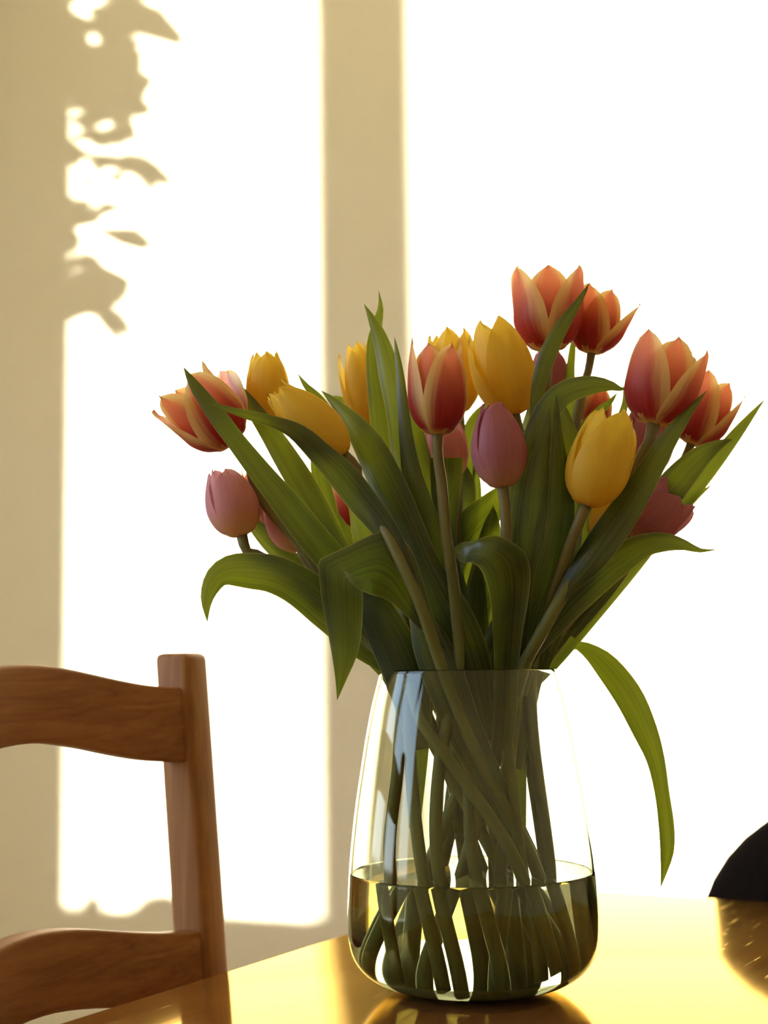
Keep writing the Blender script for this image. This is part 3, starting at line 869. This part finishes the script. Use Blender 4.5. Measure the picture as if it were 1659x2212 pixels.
tulip('peach pink tulip mostly hidden behind the central straight stem', (966, 1040), (955, 905), 104, 'pink', .6, 1,
      [(970, 1150, 1), (985, 1300, .5)], (1000, -.4), (1065, -3),
      [{'rows': [(1000, 1400, 25, 0), (985, 1280, 25, -.5), (966, 1190, 21, -1.2), (962, 1125, 26, -1.2), (963, 1065, 32, -1.3), (964, 1025, 35, -1.5), (964, 1000, 36, -1.8), (964, 989, 36, -2.2)], 'tw': .08, 'cup': .1, 'wav': 0.0},
       [(1000, 1500, 28, 2), (1010, 1400, 30, 2), (1032, 1300, 32, 2), (1052, 1210, 30, 2), (1062, 1140, 20, 2), (1066, 1090, 0, 2)],
       [(985, 1130, 16, 4), (1008, 1000, 26, 4), (1034, 925, 30, 4), (1062, 880, 18, 4), (1088, 848, 0, 4)]],
      seed=22, phase=.1, low=[(1012, 1700, -1.5), (1022, 1857, -2.8)])
tulip('large yellow tulip at the front right, leaning right', (1263, 1093), (1330, 898), 138, 'yellow', .70, -7,
      [(1240, 1155, -6.5), (1190, 1290, -4.5)], (1125, -2.4), (1045, -2),
      [[(1110, 1500, 28, -2.5), (1128, 1420, 32, -3.2), (1152, 1330, 38, -4.4), (1186, 1220, 40, -5.4), (1205, 1130, 37, -5.8), (1210, 1050, 28, -6), (1206, 980, 17, -6), (1203, 920, 10, -6), (1202, 880, 6, -6), (1202, 853, 0, -6)]],
      seed=23, phase=.15)
tulip('big open red and yellow tulip upper right, on a thick stem', (1411, 917), (1448, 738), 156, 'flame', .96, -5,
      [(1394, 970, -5), (1358, 1050, -5.4), (1312, 1125, -5.4), (1232, 1258, -5.7), (1165, 1375, -4.9)], (1128, -3.6), (895, -.5),
      [[(1205, 1300, 12, -5.7), (1232, 1262, 20, -6.1), (1268, 1218, 31, -6.4), (1318, 1150, 36, -6.5), (1362, 1085, 33, -6.7), (1402, 1020, 27, -6.7), (1440, 955, 21, -6.6), (1475, 905, 14, -6.4), (1502, 872, 7, -6.2), (1528, 843, 0, -6)]],
      seed=24, phase=-.85, rad=.0042, splay={2: .10})
tulip('rightmost red and yellow tulip, tilted right, pale stem below it', (1492, 960), (1550, 825), 118, 'flame', .85, 3,
      [(1470, 1000, 3), (1400, 1120, 2.5), (1260, 1320, 2)], (1140, 1), (1225, 1.5),
      [[(1140, 1480, 18, 0), (1190, 1430, 20, .5), (1290, 1310, 22, 1), (1380, 1200, 22, 2), (1440, 1120, 20, 2), (1485, 1070, 20, 2), (1530, 1015, 19, 2), (1585, 945, 14, 2), (1625, 895, 7, 2), (1654, 860, 0, 2)],
       [(1230, 1370, 16, 0), (1300, 1280, 22, 0), (1380, 1160, 28, 0), (1430, 1080, 35, 0), (1475, 1025, 32, 0), (1515, 985, 23, 0), (1550, 962, 12, 0), (1570, 953, 5, 0), (1583, 949, 0, 0)]],
      seed=25, phase=-.5, rad=.003, splay={2: .15})
tulip('mauve tulip low on the right, opening above a curved leaf', (1362, 1160), (1462, 1062), 128, 'mauve', .92, 0,
      [(1320, 1210, 0), (1230, 1340, 0)], (1148, -1), (1245, 2.5),
      [[(1090, 1560, 18, -2), (1110, 1480, 20, -2.4), (1135, 1420, 23, -3), (1180, 1360, 29, -3), (1240, 1290, 38, -3.2), (1300, 1235, 38, -3.4), (1350, 1200, 33, -3.6), (1395, 1177, 25, -3.8), (1440, 1171, 20, -4), (1480, 1178, 11, -4), (1512, 1189, 5, -4), (1549, 1187, 0, -4)],
       [(1380, 1200, 12, 3), (1440, 1130, 12, 3), (1480, 1092, 12, 3), (1510, 1068, 6, 3), (1541, 1045, 0, 3)]],
      ddep=-.8, seed=26, phase=.2)
tulip('red tulip glimpsed under the arched leaf, right of centre', (1272, 930), (1290, 838), 84, 'flame', .6, 7,
      [(1230, 1050, 6), (1120, 1300, 5)], (1020, 4.4), (884, 4.5),
      [[(1042, 1480, 20, 3), (1034, 1380, 40, 3), (1026, 1290, 40, 3), (1014, 1210, 30, 3), (1000, 1130, 6, 3)],
       [(1160, 1450, 22, -1), (1200, 1330, 30, -2), (1235, 1240, 30, -3), (1255, 1160, 25, -3), (1268, 1100, 15, -3), (1275, 1060, 0, -3)],
       [(1235, 1000, 12, 1), (1260, 930, 12, 1), (1290, 893, 11, 1), (1318, 868, 6, 1), (1335, 846, 0, 1)]],
      seed=27, phase=.3, rad=.003)
tulip('mauve tulip mostly hidden behind the big upper right red and yellow one', (1392, 1030), (1406, 872), 112, 'mauve', .6, 3,
      [(1340, 1130, 3), (1220, 1320, 3)], (1108, 3.2), (1100, 4.5),
      [[(1105, 1660, 22, -.5), (1118, 1560, 34, -.5), (1140, 1460, 34, -.5), (1166, 1400, 38, 0), (1205, 1350, 37, 0), (1250, 1300, 28, 0), (1300, 1255, 18, 0), (1360, 1210, 10, 0), (1395, 1185, 0, 0)],
       [(1310, 990, 10, 3), (1335, 920, 10, 3), (1350, 870, 7, 3), (1346, 826, 0, 3)]],
      seed=28, phase=.3)
tulip('pale pink closed tulip at the lower left, clear of the others', (523, 1158), (478, 1016), 114, 'pink', .46, -1,
      [(560, 1200, -1), (620, 1245, -1.2), (720, 1335, -1.6)], (868, -2.6), (1190, -4.5),
      [[(870, 1440, 22, 2), (760, 1340, 25, 2), (680, 1260, 22, 2), (630, 1215, 20, 2), (592, 1178, 22, 2), (562, 1147, 18, 2), (538, 1122, 10, 2), (522, 1096, 0, 2)]],
      seed=29, phase=.3, low=[(912, 1560, -4.6), (993, 1672, -5.2), (1112, 1857, -5)])
tulip('orange red tulip behind the pale pink one on the left', (592, 1142), (547, 1008), 84, 'flame', .7, 3,
      [(680, 1240, 3), (790, 1360, 3)], (905, 3.2), (1195, 3.5),
      [[(850, 1330, 20, 5), (778, 1195, 18, 5), (757, 1152, 12, 5), (744, 1128, 0, 5)],
       [(870, 1400, 30, 0), (840, 1290, 32, 0), (795, 1175, 30, 0), (768, 1100, 15, 0), (752, 1060, 5, 0), (745, 1040, 0, 0)]],
      seed=30, phase=.4)
tulip('mauve pink tulip half behind the long diagonal leaf on the left', (652, 1188), (592, 1072), 96, 'pink', .5, 1,
      [(700, 1245, 1), (780, 1340, .6)], (850, .4), (1212, -1),
      [[(890, 1520, 24, -1.5), (850, 1440, 28, -1.6), (790, 1392, 36, -2), (712, 1318, 46, -2.5), (645, 1266, 43, -2.8), (590, 1240, 41, -3), (540, 1233, 39, -3), (500, 1232, 34, -3.2), (472, 1243, 26, -3.6), (455, 1268, 20, -4), (446, 1300, 12, -4.2), (448, 1345, 0, -4.2)],
       [(880, 1540, 14, -1), (835, 1465, 10, 0), (805, 1434, 8, 0), (775, 1410, 5, 0), (735, 1372, 0, 0)],
       [(905, 1620, 22, -3), (888, 1500, 42, -3), (855, 1405, 48, -3.4), (818, 1330, 40, -3.8), (792, 1270, 25, -4), (775, 1225, 0, -4)]],
      seed=31, phase=.3)
tulip('small out-of-focus red tulip at the back, seen through the left leaves', (760, 1150), (724, 1040), 64, 'flame', .4, 10,
      [(800, 1230, 9), (870, 1380, 6)], (935, 4.4), (1030, 2),
      [[(770, 1260, 15, 3), (728, 1140, 12, 3), (706, 1075, 17, 3), (692, 1030, 18, 3), (684, 990, 13, 3), (689, 950, 5, 3), (695, 932, 0, 3)],
       [(830, 1360, 26, 2), (790, 1260, 28, 2), (757, 1185, 22, 2), (735, 1130, 10, 2), (722, 1095, 0, 2)]],
      seed=32, phase=.2, rad=.003)
tulip('shaded orange yellow tulip tucked under the front right yellow one', (1298, 1175), (1334, 1060), 84, 'yellow', .5, -3,
      [(1260, 1260, -2.8), (1180, 1380, -1.5)], (1105, .4), (775, 0),
      [[(1255, 1250, 6, 1), (1272, 1180, 7, 1), (1283, 1120, 7, 1), (1284, 1088, 0, 1)],
       {'rows': [(1130, 1470, 10, 1), (1165, 1435, 12, 2), (1205, 1405, 11, 2.6), (1240, 1393, 9, 3), (1272, 1406, 17, 2.6), (1309, 1438, 27, 2), (1358, 1504, 31, 1), (1394, 1580, 27, .4), (1416, 1640, 20, 0), (1430, 1712, 16, -.4), (1440, 1787, 17, -.6), (1441, 1839, 15, -.8), (1435, 1879, 8, -.8), (1427, 1918, 0, -.8)], 'tw': .3, 'cup': .35, 'wav': .03}],
      seed=33, phase=.2)

# ------------------------------------------------------------------ things in the window (they cast the wall shadows)
def in_sun(px, py, t):
    """the point whose shadow falls on the wall at this pixel, t metres in x before the wall"""
    q = P(px, py, WALL_Y)
    return q - Vector((1.0, 0.9, -0.06)) * t
vine = thing('trailing_plant', 'trailing plant casting leaf shadows on the upper left wall', 'plant', (-1.10, 2.06, 2.24))
potp = [(0, 0), (.06, 0), (.075, .02), (.085, .12), (.088, .13), (.080, .13), (.076, .115), (0, .11)]
po = link('pot', lathe('pot', potp, 40, centre=(-1.10, 2.06, 2.24)), M_CERAMIC, vine)
for k in range(3):
    a = k * 2.1
    tube('hanger', [(-1.10 + .085 * math.cos(a), 2.06 + .085 * math.sin(a), 2.365), (-1.10 + .04 * math.cos(a), 2.06 + .04 * math.sin(a), 2.48), (-1.10, 2.06, CEIL)], [.002] * 3, M_DARKLEG, vine, seg=6, n=4)
lr = random.Random(5)
lv, lf_ = [], []
nn = 7
outl = [(0, 0), (.45, .12), (.5, .35), (.34, .62), (.14, .86), (0, 1.0)]
for (a, b) in outl: lv.append((a, b, .10 * abs(a)))
for (a, b) in outl[1:-1]: lv.append((-a, b, .10 * abs(a)))
mid = [(0, .12, 0), (0, .35, 0), (0, .62, 0), (0, .86, 0)]
base_i = len(lv); lv += mid
R_ = [1, 2, 3, 4]; L_ = [6, 7, 8, 9]; Mi = [base_i + i for i in range(4)]
lf_ = [(0, 1, Mi[0]), (0, Mi[0], 6), (4, 5, Mi[3]), (Mi[3], 5, 9)]
for i in range(3):
    lf_.append((R_[i], R_[i + 1], Mi[i + 1], Mi[i])); lf_.append((Mi[i], Mi[i + 1], L_[i + 1], L_[i]))
leaf_me = mesh_pf('vine_leaf', lv, lf_, [(v[0] + .5, v[1]) for v in lv]); leaf_me.materials.append(M_VINE)
def vine_leaf(px, py, lw, ang, t, wd=1.0, tl=.5):
    """lw: shadow length in px, ang: screen angle of its long axis in degrees"""
    c = in_sun(px, py, t)
    L = lw * WALL_Y / F_PX
    xa = Vector((1, 0, 0)) - SUN * SUN.x; 
    yv = Vector((0, 0, 1)); yv = (yv - SUN * yv.z).normalized()
    # in the plane across the sun ray a wall-x shift maps to this direction
    xw = SUN.cross(yv); xw = xw if xw.dot(Vector((1, 0, 0))) > 0 else -xw
    f = abs(Vector((1, 0, 0)).dot(xw))
    a = math.radians(ang)
    yy = (xw * math.cos(a) * f + yv * math.sin(a)); sL = yy.length; yy.normalize()
    zz = (SUN + Vector((lr.uniform(-tl, tl), lr.uniform(-tl, tl), lr.uniform(-tl, tl)))); zz = (zz - yy * zz.dot(yy)).normalized()
    xx = yy.cross(zz)
    o = bpy.data.objects.new('leaf', leaf_me); COL.objects.link(o)
    o.parent = vine
    W_ = L * wd
    Mt = Matrix(((xx.x * W_, yy.x * L * sL, zz.x * L, c.x - yy.x * L * sL / 2), (xx.y * W_, yy.y * L * sL, zz.y * L, c.y - yy.y * L * sL / 2), (xx.z * W_, yy.z * L * sL, zz.z * L, c.z - yy.z * L * sL / 2), (0, 0, 0, 1)))
    o.matrix_local = Matrix.Translation(-Vector(vine.location)) @ Mt
spec = [(322, 38, 90, 25, .7), (280, 45, 40, 200, .9), (312, 372, 62, 10, .9), (296, 355, 50, 60, .9), (272, 512, 50, 40, .9), (236, 694, 60, 12, .55), (200, 640, 60, 100, .9), (185, 662, 55, 150, 1), (215, 610, 60, 60, .9),
        (225, 590, 45, 30, 1), (190, 565, 45, 80, .8), (228, 445, 40, 120, .4), (180, 455, 50, 170, .9), (165, 470, 55, 90, 1), (150, 440, 50, 30, 1), (148, 530, 30, 90, .8), (158, 655, 45, 70, .9), (145, 580, 30, 90, .6),
        (218, 350, 45, 0, .8), (235, 340, 35, 90, .8), (170, 325, 35, 90, .7), (150, 345, 40, 60, .8), (200, 385, 22, 90, .8), (250, 380, 26, 80, .5), (262, 290, 50, 100, .7), (285, 235, 55, 60, .7), (300, 190, 60, 0, .7), (275, 265, 50, 45, .7), (220, 225, 60, 60, 1), (210, 255, 50, 130, 1),
        (185, 195, 60, 170, 1), (150, 180, 70, 160, 1), (165, 140, 70, 90, 1), (230, 120, 70, 80, 1), (255, 100, 60, 110, 1), (262, 160, 60, 100, 1), (245, 190, 60, 60, 1), (285, 130, 45, 60, .8), (240, 40, 60, 90, 1), (190, 210, 60, 30, 1), (210, 115, 60, 60, 1), (180, 120, 60, 0, 1),
        (260, 20, 60, 90, 1), (200, 60, 40, 60, .7), (145, 30, 40, 90, .8), (230, 75, 50, 20, .8), (175, 75, 30, 90, .5), (250, 215, 60, 10, 1), (200, 290, 45, 90, .8), (245, 300, 45, 30, .7), (185, 170, 60, 60, 1), (110, 160, 90, 0, 1), (120, 60, 90, 90, 1), (110, 480, 90, 30, 1), (115, 640, 90, 150, 1), (100, 320, 90, 90, 1)]
for i_, (x, y, l, a, wd) in enumerate(spec):
    for k in range(2 if i_ < 9 else 3):
        j_ = 0 if k == 0 else 11
        vine_leaf(x + lr.uniform(-j_, j_), y + lr.uniform(-j_, j_), l * (1.75 if i_ < 9 else 1.3), a + lr.uniform(-3, 3) * j_, lr.uniform(.50, .62), max(wd, .85) * (1.15 if i_ < 9 else 1), .15 if i_ < 9 else .3)
for k in range(10): vine_leaf(lr.uniform(190, 285), lr.uniform(-10, 230), lr.uniform(45, 65), lr.uniform(0, 360), lr.uniform(.55, .68), 1)
for k in range(40): vine_leaf(lr.uniform(140, 280), lr.uniform(-120, -5), lr.uniform(45, 70), lr.uniform(0, 360), lr.uniform(.55, .68), 1)
for (xs) in ([(200, -260), (215, -100), (225, 60), (225, 170), (200, 250), (205, 340), (170, 440)], [(170, -260), (160, -80), (150, 100), (140, 240), (150, 420), (165, 560), (200, 640), (236, 692)], [(230, -260), (262, -60), (270, 90), (290, 200), (262, 300), (300, 360)]):
    tube('vine', [in_sun(x, y, .62) for x, y in xs], [.0014] * len(xs), M_VINE, vine, seg=6, n=30)

blocker = thing('blocker_curtain', 'added brown hanging cloth out of view, placed to darken the left strip of wall', 'blocker_curtain', (-1.3, 2.42, 0.05))  # unseen hanging cloth, added only to shade the left strip of wall
V, Fc = [], []
nc = 90
for i in range(nc + 1):
    f = i / nc
    x = -1.56 + .62 * f; y = 2.40 + .06 * math.sin(f * 2 * math.pi * 8)
    V += [(x, y, .05), (x, y, 2.50)]
for i in range(nc): Fc.append((2 * i, 2 * i + 2, 2 * i + 3, 2 * i + 1))
link('blocker_cloth', mesh_pf('blocker_cloth', V, Fc), principled('brown_blocker_cloth', (0.16, 0.10, 0.035), rough=.9, bump=.2, bscale=300), blocker)
tube('blocker_rod', [(-1.59, 2.40, 2.52), (-1.2, 2.40, 2.52), (-.9, 2.40, 2.52)], [.012] * 3, M_DARKLEG, blocker, n=4)

# two small ornaments on the sill whose tips notch the bottom of the sun patch
for k, (px, pyt, wdp, lb) in enumerate(((200, 1925, 26, 'small narrow ceramic ornament on the window sill'), (352, 1925, 60, 'squat ceramic ornament on the window sill'), (158, 1958, 60, 'low wide ceramic dish on the window sill'))):
    t = WALL_Y and 0
    wp_ = P(px, pyt, WALL_Y); tt = (wp_.x - (RX0 + .08)) 
    q = wp_ - Vector((1, .9, -.06)) * tt
    h = q.z - (WZ0 - .002); r = wdp * WALL_Y / F_PX * .62
    o = link('ornament', lathe('ornament', [(0, 0), (r * 1.1, 0), (r * 1.3, h * .25), (r, h * .6), (r * .6, h * .9), (0, h)], 28), M_CERAMIC)
    o.location = (q.x, q.y, WZ0 - .002)
    tag(o, lb, 'ornament')
